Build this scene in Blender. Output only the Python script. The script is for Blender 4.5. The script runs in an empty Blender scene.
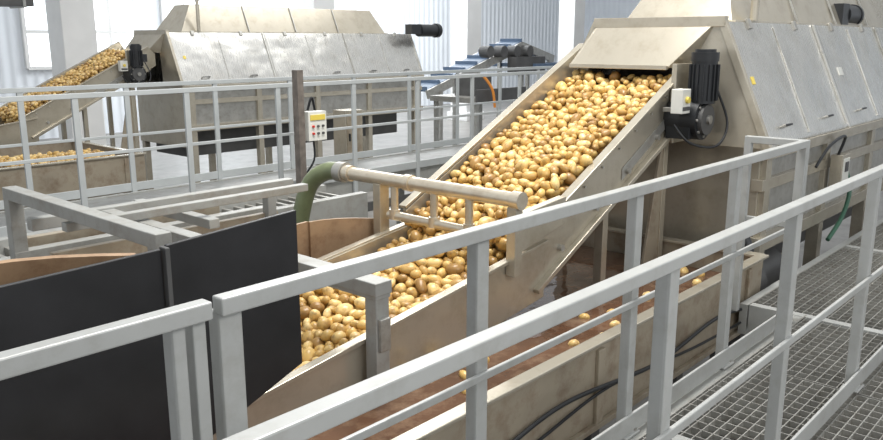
import bpy, math, random
from mathutils import Vector, Matrix, noise
random.seed(7)
SC=bpy.context.scene.collection
# ------------------------------------------------------------ materials
def mat(name,col,rough=.5,metal=0,var=.08,scale=3,dirt=None,dirt_amt=.0,bump=0,bscale=40,stretch=None,spec=.5):
    m=bpy.data.materials.new(name); m.use_nodes=True; nt=m.node_tree; N=nt.nodes; L=nt.links
    b=N['Principled BSDF']; b.inputs['Roughness'].default_value=rough; b.inputs['Metallic'].default_value=metal
    b.inputs['Specular IOR Level'].default_value=spec
    tc=N.new('ShaderNodeTexCoord'); mp=N.new('ShaderNodeMapping'); L.new(tc.outputs['Object'],mp.inputs[0])
    if stretch: mp.inputs['Scale'].default_value=stretch
    nz=N.new('ShaderNodeTexNoise'); nz.inputs['Scale'].default_value=scale; nz.inputs['Detail'].default_value=6
    L.new(mp.outputs[0],nz.inputs['Vector'])
    cr=N.new('ShaderNodeValToRGB'); c=Vector(col)
    cr.color_ramp.elements[0].position=.3; cr.color_ramp.elements[1].position=.7
    cr.color_ramp.elements[0].color=(*(c*(1-var)),1); cr.color_ramp.elements[1].color=(*(c*(1+var)),1)
    L.new(nz.outputs[0],cr.inputs[0]); out=cr.outputs[0]
    if dirt:
        n2=N.new('ShaderNodeTexNoise'); n2.inputs['Scale'].default_value=scale*2.3; n2.inputs['Detail'].default_value=8; n2.inputs['Roughness'].default_value=.7
        L.new(tc.outputs['Object'],n2.inputs['Vector'])
        r2=N.new('ShaderNodeValToRGB'); r2.color_ramp.elements[0].position=.48; r2.color_ramp.elements[1].position=.68
        r2.color_ramp.elements[0].color=(0,0,0,1); r2.color_ramp.elements[1].color=(dirt_amt,)*3+(1,)
        L.new(n2.outputs[0],r2.inputs[0])
        mx=N.new('ShaderNodeMix'); mx.data_type='RGBA'
        L.new(r2.outputs[0],mx.inputs['Factor']); L.new(out,mx.inputs['A']); mx.inputs['B'].default_value=(*dirt,1)
        out=mx.outputs['Result']
    L.new(out,b.inputs['Base Color'])
    if bump:
        n3=N.new('ShaderNodeTexNoise'); n3.inputs['Scale'].default_value=bscale; L.new(mp.outputs[0],n3.inputs['Vector'])
        bp=N.new('ShaderNodeBump'); bp.inputs['Strength'].default_value=bump; bp.inputs['Distance'].default_value=.01
        L.new(n3.outputs[0],bp.inputs['Height']); L.new(bp.outputs[0],b.inputs['Normal'])
    return m
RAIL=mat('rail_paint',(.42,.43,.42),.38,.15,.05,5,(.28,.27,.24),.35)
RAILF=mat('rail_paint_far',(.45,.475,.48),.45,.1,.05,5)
BEIGE=mat('beige_paint',(.52,.48,.395),.27,.55,.06,2.5,(.33,.28,.20),.45)
BEIGED=mat('beige_paint_dirty',(.38,.33,.255),.42,.25,.12,3,(.20,.13,.08),.6)
def steelmat():
    m=mat('stainless_sheet',(.70,.69,.655),.26,.9,.05,1.2,(.52,.49,.43),.4); nt=m.node_tree;N=nt.nodes;L=nt.links;b=N['Principled BSDF']
    tc=N.new('ShaderNodeTexCoord'); mp=N.new('ShaderNodeMapping'); mp.inputs['Scale'].default_value=(120,4,4); L.new(tc.outputs['Object'],mp.inputs[0])
    n=N.new('ShaderNodeTexNoise'); n.inputs['Scale'].default_value=1; n.inputs['Detail'].default_value=4; L.new(mp.outputs[0],n.inputs['Vector'])
    mr=N.new('ShaderNodeMapRange'); mr.inputs[3].default_value=.18; mr.inputs[4].default_value=.38; L.new(n.outputs[0],mr.inputs[0]); L.new(mr.outputs[0],b.inputs['Roughness'])
    n2=N.new('ShaderNodeTexNoise'); n2.inputs['Scale'].default_value=1.7; n2.inputs['Detail'].default_value=2; L.new(tc.outputs['Object'],n2.inputs['Vector'])
    bp=N.new('ShaderNodeBump'); bp.inputs['Strength'].default_value=.7; bp.inputs['Distance'].default_value=.05; L.new(n2.outputs[0],bp.inputs['Height']); L.new(bp.outputs[0],b.inputs['Normal'])
    return m
STEEL=steelmat()
STEELD=mat('galvanised',(.42,.415,.39),.40,.6,.12,6,(.2,.17,.13),.45)
DECK=mat('deck_plate',(.24,.245,.24),.5,.3,.12,4,(.12,.10,.08),.5)
GRAY=mat('grey_paint',(.34,.345,.33),.45,.15,.08,4,(.2,.17,.13),.45)
GRAYD=mat('dark_grey_machine',(.08,.08,.08),.55,0,.2,4)
BLACK=mat('black_rubber',(.016,.016,.018),.36,0,.3,6,bump=.1,bscale=15)
MOTOR=mat('motor_black',(.02,.022,.025),.4,.1,.2,10)
WHITE=mat('white_plastic',(.70,.70,.65),.4)
CREAM=mat('steel_pipe',(.66,.60,.49),.25,.6,.07,6,(.4,.3,.2),.35)
HOSE=mat('green_hose',(.16,.19,.10),.33,0,.25,8)
GREEN=mat('green_tube',(.05,.14,.09),.4)
RUST=mat('weathered_post',(.19,.165,.145),.55,.3,.3,12)
RED=mat('red_button',(.6,.03,.02),.4)
YLAB=mat('yellow_label',(.72,.56,.10),.5)
ORANGE=mat('orange_hose',(.75,.28,.05),.5)
BLUE=mat('blue_belt',(.09,.14,.22),.5)
BELT=mat('belt_brown',(.12,.075,.04),.7,0,.3,8)
FLOOR=mat('concrete_floor',(.24,.23,.215),.35,0,.15,1.5,(.08,.07,.06),.5)
CONC=mat('white_column',(.80,.80,.79),.7,0,.04,2)
YEL=mat('sand_tan',(.36,.24,.145),.42,.1,.12,4,(.20,.11,.06),.65)
def ribbed(name,col,sc,axis):
    m=mat(name,col,.55,0,.03,1); nt=m.node_tree;N=nt.nodes;L=nt.links
    tc=N.new('ShaderNodeTexCoord'); w=N.new('ShaderNodeTexWave'); w.bands_direction=axis; w.inputs['Scale'].default_value=sc
    L.new(tc.outputs['Object'],w.inputs['Vector']); bp=N.new('ShaderNodeBump'); bp.inputs['Strength'].default_value=.6; bp.inputs['Distance'].default_value=.05
    L.new(w.outputs[0],bp.inputs['Height']); L.new(bp.outputs[0],N['Principled BSDF'].inputs['Normal'])
    return m
CLAD=ribbed('ribbed_cladding',(.82,.86,.91),1.0,'X'); CLADY=ribbed('ribbed_cladding_side',(.82,.86,.91),1.0,'Y')
def glassmat():
    m=bpy.data.materials.new('daylight_window'); m.use_nodes=True; b=m.node_tree.nodes['Principled BSDF']
    b.inputs['Base Color'].default_value=(.8,.88,.95,1); b.inputs['Emission Color'].default_value=(.92,.97,1,1); b.inputs['Emission Strength'].default_value=2.5
    return m
GLASS=glassmat()
def potatomat():
    m=bpy.data.materials.new('potato_skin'); m.use_nodes=True; nt=m.node_tree;N=nt.nodes;L=nt.links;b=N['Principled BSDF']
    g=N.new('ShaderNodeNewGeometry'); cr=N.new('ShaderNodeValToRGB'); e=cr.color_ramp.elements
    e[0].position=0; e[0].color=(.30,.165,.05,1); e[1].position=1; e[1].color=(.84,.63,.29,1)
    k=e.new(.2); k.color=(.52,.325,.105,1); k=e.new(.6); k.color=(.69,.465,.155,1)
    L.new(g.outputs['Random Per Island'],cr.inputs[0])
    tc=N.new('ShaderNodeTexCoord'); n=N.new('ShaderNodeTexNoise'); n.inputs['Scale'].default_value=24; n.inputs['Detail'].default_value=5
    L.new(tc.outputs['Object'],n.inputs['Vector']); r=N.new('ShaderNodeValToRGB'); r.color_ramp.elements[0].position=.50; r.color_ramp.elements[1].position=.70
    r.color_ramp.elements[1].color=(.75,.75,.75,1); L.new(n.outputs[0],r.inputs[0])
    mx=N.new('ShaderNodeMix'); mx.data_type='RGBA'; L.new(r.outputs[0],mx.inputs['Factor']); L.new(cr.outputs[0],mx.inputs['A']); mx.inputs['B'].default_value=(.27,.14,.045,1)
    L.new(mx.outputs['Result'],b.inputs['Base Color']); b.inputs['Roughness'].default_value=.33
    n2=N.new('ShaderNodeTexNoise'); n2.inputs['Scale'].default_value=70; L.new(tc.outputs['Object'],n2.inputs['Vector'])
    bp=N.new('ShaderNodeBump'); bp.inputs['Strength'].default_value=.3; bp.inputs['Distance'].default_value=.004; L.new(n2.outputs[0],bp.inputs['Height']); L.new(bp.outputs[0],b.inputs['Normal'])
    return m
POT=potatomat()
WATER=mat('muddy_water',(.115,.06,.036),.05,0,.25,3,(.30,.20,.13),.45,bump=.45,bscale=6)
# ------------------------------------------------------------ mesh builder
jr=random.Random(99)
def jit(): return jr.uniform(.0002,.0016)
class B:
    def __init__(s,name): s.n=name; s.v=[]; s.f=[]; s.mi=[]; s.ms=[]; s.sm=[]
    def m(s,mt):
        if mt not in s.ms: s.ms.append(mt)
        return s.ms.index(mt)
    def add(s,vs,fs,mt,smooth=False):
        o=len(s.v); s.v+= [tuple(v) for v in vs]; i=s.m(mt)
        for f in fs: s.f.append([a+o for a in f]); s.mi.append(i); s.sm.append(smooth)
    def box(s,x0,x1,y0,y1,z0,z1,mt):
        if z1-z0>.004 and x1-x0>.006 and y1-y0>.006:
            x0-=jit();x1+=jit();y0-=jit();y1+=jit();z0-=jit();z1+=jit()
        vs=[(x,y,z) for x in(x0,x1) for y in(y0,y1) for z in(z0,z1)]
        s.add(vs,[(0,1,3,2),(4,6,7,5),(0,4,5,1),(2,3,7,6),(0,2,6,4),(1,5,7,3)],mt)
    def beam(s,p,q,w,h,mt,upv=(0,0,1)):
        p=Vector(p);q=Vector(q);d=(q-p).normalized();u=Vector(upv); w+=jit();h+=jit(); p=p-d*jit(); q=q+d*jit()
        if abs(d.dot(u))>.98:u=Vector((1,0,0))
        sd=d.cross(u).normalized();u=sd.cross(d).normalized()
        vs=[c+sd*a*w/2+u*b*h/2 for c in(p,q) for a in(-1,1) for b in(-1,1)]
        s.add(vs,[(0,1,3,2),(4,6,7,5),(0,4,5,1),(2,3,7,6),(0,2,6,4),(1,5,7,3)],mt)
    def cyl(s,p,q,r,mt,n=20,r2=None):
        p=Vector(p);q=Vector(q);d=(q-p).normalized();u=Vector((0,0,1)) if abs(d.z)<.9 else Vector((1,0,0))
        a=d.cross(u).normalized();b=d.cross(a); r2=r if r2 is None else r2
        vs=[];
        for c,rr in((p,r),(q,r2)):
            for i in range(n):
                t=2*math.pi*i/n; vs.append(c+a*math.cos(t)*rr+b*math.sin(t)*rr)
        s.add(vs,[(i,(i+1)%n,n+(i+1)%n,n+i) for i in range(n)],mt,True)
        s.add(vs[:n],[list(range(n))[::-1]],mt); s.add(vs[n:],[list(range(n))],mt)
    def tube(s,pts,r,mt,n=12,sub=6):
        P=[Vector(p) for p in pts]; Q=[]
        for i in range(len(P)-1):
            p0=P[max(i-1,0)];p1=P[i];p2=P[i+1];p3=P[min(i+2,len(P)-1)]
            for k in range(sub):
                t=k/sub; Q.append(.5*((2*p1)+(p2-p0)*t+(2*p0-5*p1+4*p2-p3)*t*t+(3*p1-p0-3*p2+p3)*t**3))
        Q.append(P[-1]); vs=[];fs=[]
        ref=None
        for i,c in enumerate(Q):
            d=(Q[min(i+1,len(Q)-1)]-Q[max(i-1,0)]).normalized()
            if ref is None: ref=d.orthogonal().normalized()
            ref=(ref-d*ref.dot(d)).normalized(); b=d.cross(ref)
            for j in range(n):
                t=2*math.pi*j/n; vs.append(c+ref*math.cos(t)*r+b*math.sin(t)*r)
        for i in range(len(Q)-1):
            for j in range(n): fs.append((i*n+j,i*n+(j+1)%n,(i+1)*n+(j+1)%n,(i+1)*n+j))
        s.add(vs,fs,mt,True); s.add(vs[:n],[list(range(n))],mt); s.add(vs[-n:],[list(range(n))],mt)
    def slab(s,poly,t,mt):
        t=Vector(t); t1=t*(1+jit()*10); k=t.normalized()*jit()
        P=[Vector(p)-k for p in poly];n=len(P)
        vs=P+[p+t1+k for p in P]
        s.add(vs,[list(range(n))[::-1],[i+n for i in range(n)]]+[(i,(i+1)%n,n+(i+1)%n,n+i) for i in range(n)],mt)
    def done(s,bevel=0,off=(0,0,0),parent=None):
        me=bpy.data.meshes.new(s.n); me.from_pydata(s.v,[],s.f)
        for m_ in s.ms: me.materials.append(m_)
        me.polygons.foreach_set('material_index',s.mi); me.polygons.foreach_set('use_smooth',s.sm); 
        import bmesh
        bm=bmesh.new(); bm.from_mesh(me); bmesh.ops.recalc_face_normals(bm,faces=bm.faces); bm.to_mesh(me); bm.free()
        me.update(); o=bpy.data.objects.new(s.n,me); SC.objects.link(o); o.location=off
        if parent: o.parent=parent
        if bevel:
            md=o.modifiers.new('bev','BEVEL'); md.width=bevel; md.segments=2; md.limit_method='ANGLE'; md.angle_limit=math.radians(50)
        return o
# ------------------------------------------------------------ camera
f=800.0; p=math.radians(12.68); th=math.radians(42.0); H=1.66
F=Vector((math.cos(th),math.sin(th),0)); Z=Vector((0,0,1))
fwd=F*math.cos(p)-Z*math.sin(p)
cd=bpy.data.cameras.new('camera'); cam=bpy.data.objects.new('camera',cd); SC.objects.link(cam)
cam.location=(0,0,H); cam.rotation_mode='QUATERNION'; cam.rotation_quaternion=fwd.to_track_quat('-Z','Y')
cd.sensor_width=36; cd.lens=36*f/883; cd.clip_end=200; bpy.context.scene.camera=cam
# ------------------------------------------------------------ railings
def lpost(b,x,y,z0,z1,w=.05,mt=RAIL):
    b.box(x-w/2,x+w/2,y-.004,y+.006,z0,z1,mt); b.box(x-w/2,x-w/2+.008,y,y+.04,z0,z1,mt)
    b.box(x-.06,x+.06,y-.03,y+.05,z0,z0+.01,mt)
    b.cyl((x+.04,y-.015,z0+.01),(x+.04,y-.015,z0+.02),.01,STEELD,6)
FL=-1.25
b=B('handrail'); y=.92
b.box(-.6,9.0,y-.02,y+.02,1.065,1.10,RAIL); b.box(-.6,9.0,y-.006,y+.006,.545,.575,RAIL); b.box(-.6,9,y-.006,y+.004,.012,.10,RAIL)
for x in (.2,1.98,2.97,4.04,5.0,6.0,7.0,8.0): lpost(b,x,y+.01,.004,1.067,.055)
b.done(.004)
b=B('handrail'); y=1.51
b.box(.93,4.82,y-.02,y+.02,1.06,1.10,RAIL); b.box(-.8,.905,y-.02,y+.02,1.06,1.10,RAIL)
b.box(.95,4.8,y-.006,y+.006,.59,.615,RAIL); b.box(-.8,.88,y-.006,y+.006,.59,.615,RAIL); b.box(-.8,4.8,y-.006,y+.006,.012,.10,RAIL)
for x in (1.88,2.88,3.89): lpost(b,x,y+.01,.004,1.062,.055)
lpost(b,.965,y+.01,.004,1.062,.06); lpost(b,.885,y+.01,.004,1.062,.03); lpost(b,.835,y+.01,.004,1.062,.03)
b.box(4.76,4.82,y-.02,y+.03,.004,1.1,RAIL)
b.box(4.77,4.81,y,1.85,1.06,1.10,RAIL); b.box(4.78,4.80,y,1.85,.58,.615,RAIL); b.box(4.77,4.81,1.81,1.85,.004,1.1,RAIL)
b.done(.004)
# ------------------------------------------------------------ grating walkway
b=B('grating_walkway')
def grate(x0,x1,y0,y1,z=0):
    x=x0
    while x<=x1: b.box(x-.0025,x+.0025,y0,y1,z-.03,z,STEELD); x+=.07
    yy=y0
    while yy<=y1: b.box(x0,x1,yy-.0025,yy+.0025,z-.03,z-.001,STEELD); yy+=.05
    b.box(x0-.01,x1+.01,y0-.008,y0,z-.05,z+.003,STEELD);b.box(x0-.01,x1+.01,y1,y1+.008,z-.05,z+.003,STEELD)
for k in range(12):
    grate(-1+k*1.0,-1+k*1.0+.985,.3,1.46 if k<6 else 1.80)
for x in (-1,1,3,4.98,7,9,11): b.box(x-.03,x+.03,.3,1.80 if x>4.5 else 1.46,-.16,.002,RAIL)
b.box(-1,4.95,1.472,1.53,-.2,-.0,GRAY); b.box(4.95,11,1.81,1.86,-.2,.0,RAIL); b.box(-1,11,.24,.29,-.2,0,GRAY)
for x in (-.5,2.4,4.9,7.5,10.5):
    b.box(x-.04,x+.04,1.48,1.53,FL,-.2,GRAY); b.box(x-.04,x+.04,.25,.29,FL,-.2,GRAY)
b.done()
# ------------------------------------------------------------ conveyor etc
def ztop(x): return .67+.49*(x-3.79)
def conveyor(off,name='potato_elevator_conveyor'):
    b=B(name); Y0,Y1=2.6,3.5; x0,x1=3.55,5.6
    for y,t in ((Y0,-.03),(Y1,.03)):
        hb=.36 if y==Y0 else .42; e=0 if y==Y0 else .07
        b.slab([(x0,y,ztop(x0)-.02+e),(x1,y,ztop(x1)+e),(x1+.12,y,ztop(x1)-.12),(x1+.12,y,ztop(x1)-hb+.05),(x0+.1,y,ztop(x0)-hb)],(0,t,0),BEIGE)
        b.beam((x0,y+t,ztop(x0)+e),(x1,y+t,ztop(x1)+e),.06,.018,BEIGE)
        b.beam((x0+.1,y+t*1.5,ztop(x0)-hb+.05),(x1,y+t*1.5,ztop(x1)-hb),.05,.03,BEIGE)
    b.slab([(4.6,Y0-.032,ztop(4.6)-.22),(5.5,Y0-.032,ztop(5.5)-.2),(5.5,Y0-.032,ztop(5.5)-.28),(4.6,Y0-.032,ztop(4.6)-.3)],(0,-.006,0),STEELD)
    b.slab([(x0,Y0,ztop(x0)-.22),(x1,Y0,ztop(x1)-.22),(x1,Y1,ztop(x1)-.22),(x0,Y1,ztop(x0)-.22)],(.01,0,-.03),BELT)
    b.cyl((x1,Y0,ztop(x1)-.25),(x1,Y1,ztop(x1)-.25),.09,BELT)
    def zl(x): return .245+.134*(x-1.67)
    xa,xb=1.2,3.75
    for y,t in ((Y0,-.034),(Y1,.034)):
        hb=.34 if y==Y0 else .3
        b.slab([(xa,y,zl(xa)),(xb,y,zl(xb)),(xb,y,zl(xb)-hb),(xa,y,zl(xa)-hb)],(0,t,0),BEIGE)
        b.beam((xa,y+t,zl(xa)),(xb,y+t,zl(xb)),.05,.02,BEIGE)
    b.slab([(3.5,Y0,.16),(3.5,Y0,.55),(4.0,Y0,.66),(4.0,Y0,.38)],(0,-.026,0),BEIGE)
    b.slab([(xa,Y0,zl(xa)-.2),(xb,Y0,zl(xb)-.2),(xb,Y1,zl(xb)-.2),(xa,Y1,zl(xa)-.2)],(0,0,-.02),BELT)
    for k in range(5):
        x=3.9+k*.38; b.cyl((x,Y0-.06,ztop(x)-.27),(x,Y0-.02,ztop(x)-.27),.02,STEELD,10)
    for k in range(9):
        x=3.75+k*.2; b.cyl((x,Y0-.045,ztop(x)-.06),(x,Y0-.02,ztop(x)-.06),.008,STEELD,6)
    for x in (4.5,5.3):
        for y in (Y0+.04,Y1-.04): b.box(x-.03,x+.03,y-.03,y+.03,-.22,ztop(x)-.3,BEIGE)
    b.slab([(5.0,Y0+.02,-.2),(5.35,Y0+.02,-.2),(5.35,Y0+.02,1.0),(5.25,Y0+.02,.95)],(0,.02,0),BEIGED)
    return b.done(.003,off)
conveyor((0,0,0))
# ------------------------------------------------------------ potatoes
import bmesh
def ico(sub):
    bm=bmesh.new(); bmesh.ops.create_icosphere(bm,subdivisions=sub,radius=1); bm.verts.ensure_lookup_table()
    vs=[v.co.copy() for v in bm.verts]; fs=[[v.index for v in f.verts] for f in bm.faces]; bm.free(); return vs,fs
def pack(u0,u1,v0,v1,cap,n,r=.029,seed=1,capf=None):
    rnd=random.Random(seed); cell=.09; g={}; out=[]
    def h(u,v,rr):
        z=rr; cu,cv=int(u//cell),int(v//cell)
        for i in(-1,0,1):
            for j in(-1,0,1):
                for (a,c,zz,r2) in g.get((cu+i,cv+j),()):
                    d2=(a-u)**2+(c-v)**2; R_=(rr+r2)*.93
                    if d2<R_*R_: z=max(z,zz+math.sqrt(R_*R_-d2))
        return z
    for _ in range(n):
        rr=r*(rnd.uniform(.68,1.12) if rnd.random()<.75 else rnd.uniform(1.1,1.38)); best=None
        for k in range(5):
            u=rnd.uniform(u0,u1);v=rnd.uniform(v0,v1); z=h(u,v,rr)
            c=capf(u,v) if capf else cap
            if z<c and (best is None or z-c<best[3]): best=(u,v,z,z-c)
        if best:
            u,v,z,_x=best; g.setdefault((int(u//cell),int(v//cell)),[]).append((u,v,z,rr)); out.append((u,v,z,rr))
    return out
def potatoes(name,groups,sub,off=(0,0,0)):
    vs0,fs0=ico(sub); b=B(name); rnd=random.Random(3)
    for (org,ax,ay,az,lst) in groups:
        for (u,v,z,rr) in lst:
            c=org+ax*u+ay*v+az*z
            e=Matrix.Rotation(rnd.uniform(0,6.28),3,'Z')@Matrix.Rotation(rnd.gauss(0,.45),3,'Y')@Matrix.Rotation(rnd.uniform(0,6.28),3,'X')
            sx=rr*rnd.uniform(1.15,1.6); sy=rr*rnd.uniform(.92,1.08); sz=rr*rnd.uniform(.82,.98); bend=rnd.uniform(-.18,.18); ph=rnd.uniform(0,9)
            V=[]
            for q in vs0:
                k=1+.06*math.sin(3*q.x+ph)+.05*math.sin(4*q.y+2*ph)
                w=Vector((q.x*sx,q.y*sy*k+bend*sx*q.x*q.x,q.z*sz*k)); V.append(c+e@w)
            b.add(V,fs0,POT,True)
    return b.done(0,off)
ang=math.atan(.49); ax=Vector((math.cos(ang),0,math.sin(ang))); az=Vector((-math.sin(ang),0,math.cos(ang)))
L=1.86/math.cos(ang)
def capS(u,v): return .19+.03*math.sin(3*u)+.02*math.sin(7*v+u)+.03*math.sin(math.pi*(v)/.86)-.05*max(0,(u-1.5)/.5)
def capL(u,v): 
    w=.13+.05*math.sin(math.pi*v/.86)+.02*math.sin(5*u)+.02*math.sin(9*v+3*u)
    return w if u>.7 else w*(.4+.6*u/.7)
YV=Vector((0,1,0))
org=Vector((3.6,2.62,ztop(3.6)-.21)); a2=math.atan(.134); bx=Vector((math.cos(a2),0,math.sin(a2))); bz=Vector((-math.sin(a2),0,math.cos(a2)))
org2=Vector((2.0,2.62,.245+.134*.33-.19))
gs=[(org,ax,YV,az,pack(0.0,L,0.02,.84,.2,8000,r=.031,seed=1,capf=capS)),
    (org2,bx,YV,bz,pack(0.0,1.75,0.02,.84,.2,4500,r=.031,seed=2,capf=capL))]
potatoes('potato_pile',gs,2)
# ------------------------------------------------------------ wash tank
def tank(off,x0=.2,x1=5.4,y0=1.9,y1=4.0,name='wash_water_tank',wz=.06):
    b=B(name); zt=.21; zb=-.24
    b.box(x0,x1,y0,y0+.03,zb,zt,BEIGED); b.box(x0,x1,y1-.03,y1,zb,zt,BEIGED); b.box(x1-.03,x1,y0,y1,zb,zt,BEIGED); b.box(x0,x0+.03,y0,y1,zb,zt,BEIGED)
    b.box(x0-.02,x1+.02,y0-.03,y0+.04,zt,zt+.018,BEIGE); b.box(x1-.05,x1+.03,y0,y1,zt,zt+.018,BEIGE); b.box(x0-.02,x1+.02,y1-.04,y1+.03,zt,zt+.018,BEIGE)
    b.box(x0,x1,y0,y1,zb-.02,zb,BEIGED)
    b.box(x0,x1,y0-.025,y0,-.24,-.21,BEIGED)
    for k in range(6):
        x=x0+.25+k*(x1-x0-.5)/5
        if k%2: b.box(x-.03,x+.03,y0-.02,y0,zb,zt-.03,BEIGED)
        b.box(x-.04,x+.04,y0,y0+.08,FL,zb,GRAYD); b.box(x-.04,x+.04,y1-.08,y1,FL,zb,GRAYD)
    b.box(x0+.03,x1-.05,y0+.03,y1-.03,.02,wz,WATER)
    return b.done(.004,off)
tank((0,0,0))
b=B('power_cable'); b.tube([(1.2,1.86,.02),(2.2,1.85,-.03),(2.9,1.855,.03),(3.8,1.85,-.05),(4.6,1.855,.0),(5.3,1.85,-.1)],.011,MOTOR,8,10); b.tube([(1.2,1.86,-.02),(2.4,1.85,-.09),(3.3,1.855,-.02),(4.3,1.85,-.1),(5.3,1.85,-.14)],.008,MOTOR,8,10); b.done()
# floating potatoes and foam flecks in the tank
rnd=random.Random(21); fl=[]
for _ in range(26): fl.append((rnd.uniform(2.3,5.2),rnd.uniform(2.0,2.5),0,rnd.uniform(.024,.034)))
potatoes('floating_potatoes',[(Vector((0,0,.062)),Vector((1,0,0)),YV,Z,fl)],2)
# ------------------------------------------------------------ barrel washer (hooded)
def washer(off,length=5.7):
    b=B('drum_washer_machine'); X0=5.5; X1=X0+length
    P=[(1.99,.93),(2.37,1.78),(3.32,1.78),(3.75,.93)]
    def poly(x): return [(x,a,c) for a,c in P]
    b.slab(poly(X1),(.03,0,0),BEIGE)
    b.slab([(X0,2.0,.93),(X0,2.37,1.78),(X0,2.62,1.78),(X0,2.55,.93)],(.03,0,0),BEIGE)
    b.slab([(X0,3.55,.93),(X0,3.3,1.78),(X0,3.32,1.78),(X0,3.75,.93)],(.03,0,0),BEIGE)
    xf,zf=X0-.2,1.47
    b.slab([(xf,2.64,zf),(xf,3.44,zf),(X0,3.32,1.78),(X0,2.40,1.78)],(.02,0,-.01),BEIGE)
    b.slab([(xf,3.44,zf),(X0,3.32,1.78),(X0,3.48,1.45)],(0,.015,0),BEIGE)
    b.slab([(xf,2.64,zf),(X0,2.40,1.78),(X0,2.58,1.45)],(0,.015,0),BEIGE)
    b.beam((xf-.005,2.64,zf),(xf-.005,3.44,zf),.03,.03,BEIGE)
    b.slab([(X0+.5,2.3,.5),(X0+.5,2.45,1.75),(X0+.5,3.3,1.75),(X0+.5,3.7,.5)],(.03,0,0),GRAYD)
    npan=3; w=length/npan
    n=Vector((0,-.913,.408))
    def onp(x,t): return Vector((x,1.99+.38*t,.93+.85*t))
    for k in range(npan):
        a=X0+k*w+.008; c=a+w-.016
        b.slab([(a,1.99,.93),(c,1.99,.93),(c,2.37,1.78),(a,2.37,1.78)],(0,.025,-.011),STEEL)
        b.slab([(a,3.75,.93),(c,3.75,.93),(c,3.32,1.78),(a,3.32,1.78)],(0,-.025,-.011),STEEL)
        b.box(a,c,2.37,3.32,1.765,1.785,STEEL)
        for xx in (a,c): b.beam(onp(xx,0)+n*.01,onp(xx,1)+n*.01,.03,.016,STEELD if k%2 else STEEL,upv=n)
        b.beam(onp(a,.03)+n*.008,onp(c,.03)+n*.008,.03,.012,STEEL,upv=n)
        b.beam(onp((a+c)/2,.05)+n*.006,onp((a+c)/2,.97)+n*.006,.012,.008,STEEL,upv=n)
        for sx in (.25,.75):
            m1=onp(a+w*sx,.14)
            b.beam(m1+n*.035+Vector((-.07,0,0)),m1+n*.035+Vector((.07,0,0)),.014,.014,MOTOR)
            for s in(-.07,.07): b.beam(m1+Vector((s,0,0)),m1+n*.04+Vector((s,0,0)),.014,.014,STEELD,upv=(1,0,0))
            b.beam(onp(a+w*sx,.95)+n*.008,onp(a+w*sx,1.03)+n*.008,.06,.02,STEELD,upv=n)
        if k in (0,): b.beam(onp(a+.2,.5)+n*.003,onp(a+.2,.56)+n*.003,.05,.006,YLAB,upv=n)
        if k in(1,): b.beam(onp(a+.3,.5)+n*.003,onp(a+.3,.58)+n*.003,.12,.006,WHITE,upv=n)
    b.box(X0,X1,1.96,2.02,.86,.935,BEIGE); b.box(X0,X1,3.72,3.78,.86,.935,BEIGE)
    b.beam((X0+.01,1.97,.93),(X0+.01,2.36,1.80),.05,.05,BEIGE); b.box(X0-.02,X0+.04,2.33,3.36,1.75,1.82,BEIGE)
    b.beam((X0+.01,3.77,.93),(X0+.01,3.34,1.80),.05,.05,BEIGE)
    c0,c1=X0+.32,X0+length*.88
    base=[(c0,2.42,1.785),(c1,2.42,1.785),(c1,3.30,1.785),(c0,3.30,1.785)]
    top=[(c0+.3,2.62,2.25),(c1-.25,2.62,2.25),(c1-.25,3.1,2.25),(c0+.3,3.1,2.25)]
    b.add(base+top,[(0,1,5,4),(1,2,6,5),(2,3,7,6),(3,0,4,7),(4,5,6,7)],BEIGE)
    b.box(c0-.03,c1+.03,2.38,3.34,1.785,1.80,BEIGE)
    for k in range(1,4):
        xx=c0+.3+(c1-c0-.55)*k/4; b.beam((xx,2.41,1.80),(xx,2.61,2.25),.02,.012,STEELD,upv=(0,-.9,.4))
    b.cyl((X0+.62,2.38,1.8),(X0+.62,2.38,2.6),.03,BEIGE)
    b.box(X0+.15,X1,2.06,2.10,.25,.88,STEELD); b.box(X0+.15,X1,3.66,3.70,.25,.88,BEIGED); b.box(X0+.12,X0+.17,2.06,3.7,-.1,.95,BEIGE)
    b.box(X0+.1,X1,2.02,2.10,.62,.70,BEIGE); b.box(X0+.1,X1,2.0,2.12,.18,.28,BEIGE)
    for k in range(5):
        x=X0+.2+k*(length-.4)/4; b.box(x-.05,x+.05,2.02,2.12,FL,.9,BEIGE); b.box(x-.05,x+.05,3.62,3.72,FL,.9,BEIGE)
    b.box(X0+.3,X1-.3,2.5,3.5,-.3,.3,GRAYD)
    return b.done(.003,off)
washer((0,0,0)); washer((1.42,9.9,0))
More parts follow.
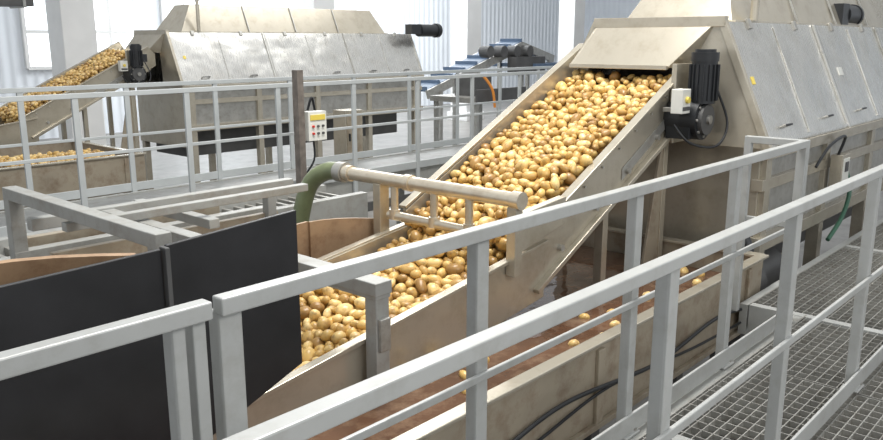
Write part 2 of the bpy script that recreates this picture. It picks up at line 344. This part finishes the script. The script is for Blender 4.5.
# ------------------------------------------------------------ gear motor at head
def gearmotor(off):
    b=B('conveyor_gear_motor'); x,y=5.28,2.36
    b.cyl((x,y,1.24),(x,y,1.52),.085,MOTOR,24); b.cyl((x,y,1.52),(x,y,1.58),.092,MOTOR,24); b.cyl((x,y,1.58),(x,y,1.6),.07,MOTOR,24)
    for k in range(16):
        t=k*math.pi/8; c=Vector((math.cos(t),math.sin(t),0)); b.beam(Vector((x,y,1.26))+c*.09,Vector((x,y,1.5))+c*.09,.006,.02,MOTOR,upv=c)
    b.cyl((x,y-.02,1.13),(x,y+.22,1.13),.14,MOTOR,28); b.cyl((x,y-.05,1.13),(x,y-.02,1.13),.105,GRAYD,28); b.cyl((x,y-.07,1.13),(x,y-.05,1.13),.03,STEELD)
    for k in range(8):
        t=k*math.pi/4; b.cyl((x+.115*math.cos(t),y-.03,1.13+.115*math.sin(t)),(x+.115*math.cos(t),y-.01,1.13+.115*math.sin(t)),.01,STEELD,8)
    b.box(x-.13,x+.13,y+.02,y+.19,1.0,1.2,MOTOR); b.box(x+.06,x+.17,y-.03,y+.05,1.32,1.44,MOTOR)
    b.box(x-.08,x+.14,y+.16,y+.195,.96,1.5,BEIGE)
    b.tube([(x+.1,y-.05,1.34),(x+.16,y-.12,1.1),(x+.05,y-.1,.95),(x-.15,y,.98),(x-.2,y+.1,1.1)],.009,MOTOR,8)
    b.done(.004,off)
    b=B('motor_isolator_box'); bx=x-.2
    b.box(bx-.06,bx+.06,y+.02,y+.1,1.18,1.34,WHITE); b.cyl((bx,y,1.27),(bx,y+.02,1.27),.022,YLAB,16); b.box(bx-.05,bx+.05,y+.014,y+.02,1.2,1.225,GRAYD)
    b.beam((bx,y+.1,1.2),(bx,y+.18,1.2),.03,.03,STEELD)
    b.done(.004,off)
gearmotor((0,0,0))
# ------------------------------------------------------------ spray pipe across belt
b=B('water_spray_pipe')
b.cyl((3.4,2.52,.82),(3.4,3.88,.82),.042,CREAM,24); b.cyl((3.4,2.48,.82),(3.4,2.54,.82),.05,CREAM,24); b.cyl((3.4,3.84,.82),(3.4,3.895,.82),.052,CREAM,24)
b.cyl((3.4,3.3,.82),(3.4,3.35,.82),.05,CREAM,24)
for y in (2.85,3.12,3.45):
    b.cyl((3.4,y,.80),(3.4,y,.62),.024,CREAM,14); b.cyl((3.4,y,.64),(3.4,y,.58),.034,CREAM,14)
b.cyl((3.4,2.7,.6),(3.4,3.5,.6),.028,CREAM,14)
b.done()
b=B('water_supply_hose')
b.tube([(3.4,3.92,.82),(3.4,4.08,.81),(3.37,4.22,.72),(3.33,4.28,.52),(3.28,4.28,.25),(3.2,4.22,-.1),(3.1,4.2,-.6),(3.0,4.2,FL+.06)],.06,HOSE,16)
b.cyl((3.4,3.9,.82),(3.4,3.97,.82),.066,STEELD,18)
b.done()
b=B('pipe_support_bracket')
b.slab([(3.38,2.5,.52),(3.85,2.5,.62),(3.85,2.5,.78),(3.42,2.5,.74)],(0,.05,0),BEIGE)
b.box(3.36,3.44,3.54,3.60,.2,.79,BEIGE); b.box(3.37,3.43,2.50,2.56,.40,.78,BEIGE)
b.done(.003)
b=B('feed_chute')
for k in range(10):
    def c(t): return (2.42+1.08*t,3.63+.12*math.sin(math.pi*t),.54+.05*math.sin(math.pi*t))
    A,C=c(k/10),c((k+1)/10)
    b.add([(A[0],A[1],.22),(C[0],C[1],.22),C,A],[(0,1,2,3)],YEL)
o=b.done(); md=o.modifiers.new('s','SOLIDIFY'); md.thickness=.02
b=B('belt_support_frame')
b.box(2.30,2.38,2.46,2.53,.06,.6,GRAY); b.box(2.29,2.39,2.45,3.2,.56,.62,GRAY); b.box(2.3,2.38,3.56,3.60,.06,.6,GRAY)
b.box(2.31,2.37,2.44,2.46,.3,.45,STEELD); b.box(2.295,2.385,2.455,3.58,.54,.57,GRAY)
b.done(.004)
# ------------------------------------------------------------ black rubber splash panels
b=B('rubber_splash_panel'); b.slab([(.2,2.36,-.15),(1.28,2.40,-.15),(1.28,2.40,.985),(.2,2.36,.97)],(0,.015,0),BLACK)
b.box(1.285,1.30,2.38,2.42,-.1,.99,GRAYD); b.done(.003)
b=B('rubber_splash_panel'); b.slab([(1.31,2.42,.2),(1.84,2.40,.41),(1.84,2.40,1.03),(1.31,2.42,.99)],(0,.015,0),BLACK); b.done(.003)
b=B('inlet_hopper')
for k in range(8):
    t0,t1=k/8,(k+1)/8
    q=lambda t:(.3+1.0*t,2.62+.1*math.sin(math.pi*t),.93+.04*math.sin(math.pi*t))
    A,C=q(t0),q(t1)
    b.add([A,C,(C[0],C[1]+.12,.5),(A[0],A[1]+.12,.5)],[(0,1,2,3)],YEL)
o=b.done(); md=o.modifiers.new('s','SOLIDIFY'); md.thickness=.02
# ------------------------------------------------------------ grey steel frame behind panels
b=B('steel_support_frame')
b.box(1.50,1.57,2.85,4.4,.86,.92,GRAY); b.box(1.50,1.57,2.85,2.92,.2,.92,GRAY); b.box(1.50,1.57,4.33,4.4,FL,.92,GRAY)
b.box(1.5,3.1,4.06,4.12,.74,.80,GRAY); b.box(1.5,2.9,3.66,3.71,.80,.84,GRAY); b.box(1.85,1.92,2.85,4.1,.74,.79,GRAY)
b.box(2.9,2.96,4.06,4.12,FL,.74,GRAY); b.box(1.5,3.1,4.33,4.4,.5,.58,GRAY)
b.box(2.2,2.26,3.6,4.4,.7,.75,GRAY); b.box(1.6,2.8,4.45,4.5,.2,.62,BEIGED)
b.box(1.6,3.0,4.10,4.14,.3,.6,BEIGED)
b.done(.004)
# ------------------------------------------------------------ drag chain conveyor mid ground
b=B('drag_chain_conveyor')
b.box(-1,4.6,5.0,5.08,.16,.38,GRAY); b.box(-1,4.6,5.55,5.63,.16,.38,GRAY); b.box(-1,4.6,5.0,5.6,.1,.16,GRAYD)
x=-1
while x<4.6: b.box(x,x+.03,5.08,5.55,.26,.33,STEELD); x+=.11
for x in (0,1.5,3,4.4): b.box(x,x+.07,5.0,5.08,FL,.16,GRAY); b.box(x,x+.07,5.55,5.63,FL,.16,GRAY)
b.done(.003)
# ------------------------------------------------------------ far walkway
b=B('far_walkway'); 
b.box(-1,14,6.62,7.6,.12,.15,DECK); b.box(-1,14,6.58,6.62,-.02,.16,GRAY); b.box(-1,14,7.6,7.64,-.02,.16,GRAY)
b.box(-1,14,6.60,6.64,-.25,-.15,GRAYD)
for k in range(8): b.box(-.5+2*k,-.42+2*k,6.62,6.7,FL,.12,GRAY); b.box(-.5+2*k,-.42+2*k,7.5,7.58,FL,.12,GRAY)
b.done(.003)
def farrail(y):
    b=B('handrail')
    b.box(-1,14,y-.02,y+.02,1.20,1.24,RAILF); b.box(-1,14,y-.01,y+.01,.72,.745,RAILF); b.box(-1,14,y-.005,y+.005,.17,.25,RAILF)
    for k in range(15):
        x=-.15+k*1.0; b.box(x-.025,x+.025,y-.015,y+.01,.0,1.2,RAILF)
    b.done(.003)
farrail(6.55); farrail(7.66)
# ------------------------------------------------------------ control post
b=B('control_post'); b.box(4.80,4.87,6.16,6.24,FL,1.38,RUST); b.box(4.9,5.12,6.14,6.24,.70,.98,WHITE); b.box(4.92,5.10,6.132,6.14,.90,.95,YLAB)
for i in range(3):
    for j in range(2): b.cyl((4.95+.06*i,6.12,.84-.07*j),(4.95+.06*i,6.14,.84-.07*j),.012,[RED,GRAYD,GRAYD][i],12)
b.tube([(5.0,6.2,.7),(5.0,6.2,.5),(4.9,6.25,.3),(4.86,6.2,0)],.01,MOTOR,8); b.tube([(4.9,6.15,1.0),(4.93,6.12,1.12),(4.98,6.14,1.0)],.012,MOTOR,8)
b.done(.003)
b=B('electrical_cabinet'); b.box(7.0,7.3,8.0,8.25,.05,.75,BEIGE); b.box(7.02,7.28,7.99,8.0,.08,.72,BEIGED); b.box(7.04,7.06,7.97,7.99,.35,.45,MOTOR)
for x in(7.02,7.24): b.box(x,x+.04,8.1,8.14,FL,.05,GRAY)
b.done(.004)
b=B('junction_box'); b.box(7.0,7.2,1.9,1.99,.42,.74,BEIGE); b.box(7.02,7.18,1.893,1.9,.45,.71,WHITE); b.box(7.06,7.14,1.885,1.893,.60,.68,GRAYD)
b.tube([(7.05,1.95,.74),(7.0,1.9,.9),(6.7,1.92,.85),(6.5,1.95,.7)],.012,MOTOR,8); b.done(.003)
b=B('green_water_tube'); b.tube([(7.3,1.95,.6),(7.3,1.9,.4),(7.15,1.9,.2),(6.9,1.92,.05)],.018,GREEN,12); b.done()
b=B('water_pump'); b.cyl((5.72,2.2,-.1),(6.3,2.2,-.1),.17,GRAYD,24); b.cyl((5.57,2.2,-.1),(5.72,2.2,-.1),.24,GRAYD,24); b.box(5.5,6.4,2.0,2.4,-.5,-.27,GRAYD); b.box(5.6,5.7,2.15,2.3,FL,-.5,GRAYD); b.box(6.2,6.3,2.15,2.3,FL,-.5,GRAYD)
b.tube([(5.6,2.2,.1),(5.55,2.1,.3),(5.5,2.0,.1),(5.48,1.9,-.3)],.03,MOTOR,10); b.done(.004)
# ------------------------------------------------------------ far line
conveyor((1.1,9.9,0))
gearmotor((1.1,9.9,0))
gs2=[(org,ax,YV,az,pack(0.0,L,0.02,.84,.2,4500,r=.034,seed=5,capf=lambda u,v:.24))]
potatoes('potato_pile',gs2,1,(1.1,9.9,0))
tank((-.3,7.9,0),x0=-1)
gs3=[(Vector((3.6,9.9,.07)),Vector((1,0,0)),YV,Z,pack(0,1.3,0,1.1,.12,900,r=.036,seed=9))]
potatoes('potato_pile',gs3,1)
b=B('hood_drive_motor'); b.cyl((12.6,12.0,1.86),(13.1,12.0,1.86),.13,MOTOR,20); b.cyl((13.1,12.0,1.86),(13.2,12,1.86),.15,MOTOR,20); b.box(12.3,12.6,11.9,12.1,1.78,1.98,MOTOR); b.done(.003)
b=B('hood_drive_motor'); b.cyl((8.6,2.5,1.9),(8.95,2.5,1.9),.1,MOTOR,20); b.box(8.4,8.6,2.42,2.58,1.79,2.0,MOTOR); b.cyl((8.95,2.5,1.9),(9.0,2.5,1.9),.11,MOTOR,20); b.done(.003)
b=B('blue_inclined_conveyor')
for y in(14,14.8):
    b.beam((15,y,.3),(19,y,1.5),.06,.22,STEELD); b.beam((19,y,1.5),(20.6,y,1.1),.06,.22,STEELD)
b.beam((15,14.4,.4),(19,14.4,1.6),.74,.05,BLUE); b.beam((19,14.4,1.6),(20.6,14.4,1.2),.74,.05,BLUE)
for k in range(9): 
    t=k/8; b.beam((15+4*t,14.02,.45+1.2*t),(15+4*t,14.78,.45+1.2*t),.05,.1,BLUE)
for x,z in((15.5,.4),(17,.8),(19,1.4),(20.4,1.1)):
    for y in(14,14.8): b.box(x-.05,x+.05,y-.05,y+.05,FL,z,STEELD)
b.box(18.2,19.6,13.6,13.9,.7,1.2,GRAYD); b.box(19,20.8,13.5,15.1,.9,1.0,BLUE)
for k in range(4): b.cyl((17.2+.6*k,13.7,1.35),(17.2+.6*k,14.0,1.35),.16,GRAYD,16)
b.done(.003)
b=B('sorting_table'); b.box(13.6,15.4,11.2,12.6,.3,.42,STEELD); b.box(13.6,15.4,11.2,11.25,.3,.6,GRAYD)
for x in(13.7,15.3):
    for y in(11.3,12.5): b.box(x-.04,x+.04,y-.04,y+.04,FL,.3,GRAY)
b.tube([(13.8,11.2,.9),(14.0,11.1,.6),(14.1,11.1,.2)],.03,ORANGE,8)
b.box(14,14.6,11.6,12.2,.42,.9,GRAYD); b.done(.003)
# dark ventilation duct high at left
b=B('ventilation_duct'); b.box(0,7.2,18.0,18.7,2.35,3.0,GRAYD)
for x in(1,4,7): b.box(x,x+.04,18.3,18.34,3.0,7.0,STEELD); b.box(x-.03,x+.03,17.97,18.73,2.32,3.03,GRAY)
b.done(.01)
# ------------------------------------------------------------ room
b=B('floor'); b.box(-10,40,-8,26,FL-.1,FL,FLOOR); b.done()
b=B('wall_back'); b.box(-10,40,25,25.2,FL,8,CLAD); b.done()
b=B('wall_right'); b.box(39.8,40,-8,25,FL,8,CLADY); b.done()
for i,(x0,x1) in enumerate(((4,7.5),(9.6,13),(14,17))):
    b=B('window_%d'%(i+1)); b.box(x0,x1,24.93,24.98,.9,4.5,GLASS)
    n=4
    for k in range(n+1):
        x=x0+(x1-x0)*k/n; b.box(x-.05,x+.05,24.86,24.99,.85,4.55,CONC)
    for z in(.85,1.9,3.0,4.5): b.box(x0,x1,24.86,24.99,z-.05,z+.05,CONC)
    b.done()
for x,y in((8.6,19.5),(16,19.5),(23,19.5),(30,19.5)):
    b=B('concrete_column'); b.box(x-.4,x+.4,y-.4,y+.4,FL,7,CONC); b.box(x-.5,x+.5,y-.5,y+.5,FL,FL+.3,CONC); b.box(x-.6,x+.6,y-.5,y+.5,6.5,7,CONC); b.done(.02)
b=B('ceiling')
for k in range(9): b.box(-10,40,-8+k*4,-8+k*4+1.0,7.0,7.1,CONC)
for k in range(7): b.box(-8+8*k,-7.7+8*k,-8,25,6.5,7.0,STEELD)
b.done()
# ------------------------------------------------------------ light
w=bpy.data.worlds.new('world'); bpy.context.scene.world=w; w.use_nodes=True
bg=w.node_tree.nodes['Background']; bg.inputs[0].default_value=(.93,.965,1,1); bg.inputs[1].default_value=.78
def area(name,loc,rot,sx,sy,e,col=(1,1,1)):
    l=bpy.data.lights.new(name,'AREA'); l.shape='RECTANGLE'; l.size=sx; l.size_y=sy; l.energy=e; l.color=col
    o=bpy.data.objects.new(name,l); SC.objects.link(o); o.location=loc; o.rotation_euler=rot
area('added_area_light',(4,3,6.2),(0,0,0),4,2,560,(1,.975,.93))  # area lamp added overhead, standing in for skylight on the near line
area('added_area_light',(11,11,6.2),(0,0,0),8,4,520,(1,.99,.97))  # second added overhead lamp, above the far line
area('added_area_light',(20,20,6.2),(0,0,0),14,4,1700,(.95,.98,1))  # lamp added to brighten the back wall and cladding
area('added_area_light',(2,-4,4.5),(math.radians(50),0,0),4,1.5,200,(1,.98,.95))  # front fill added behind the camera, not a fitting of the hall
bpy.context.scene.view_settings.view_transform='Standard'
bpy.context.scene.view_settings.exposure=0
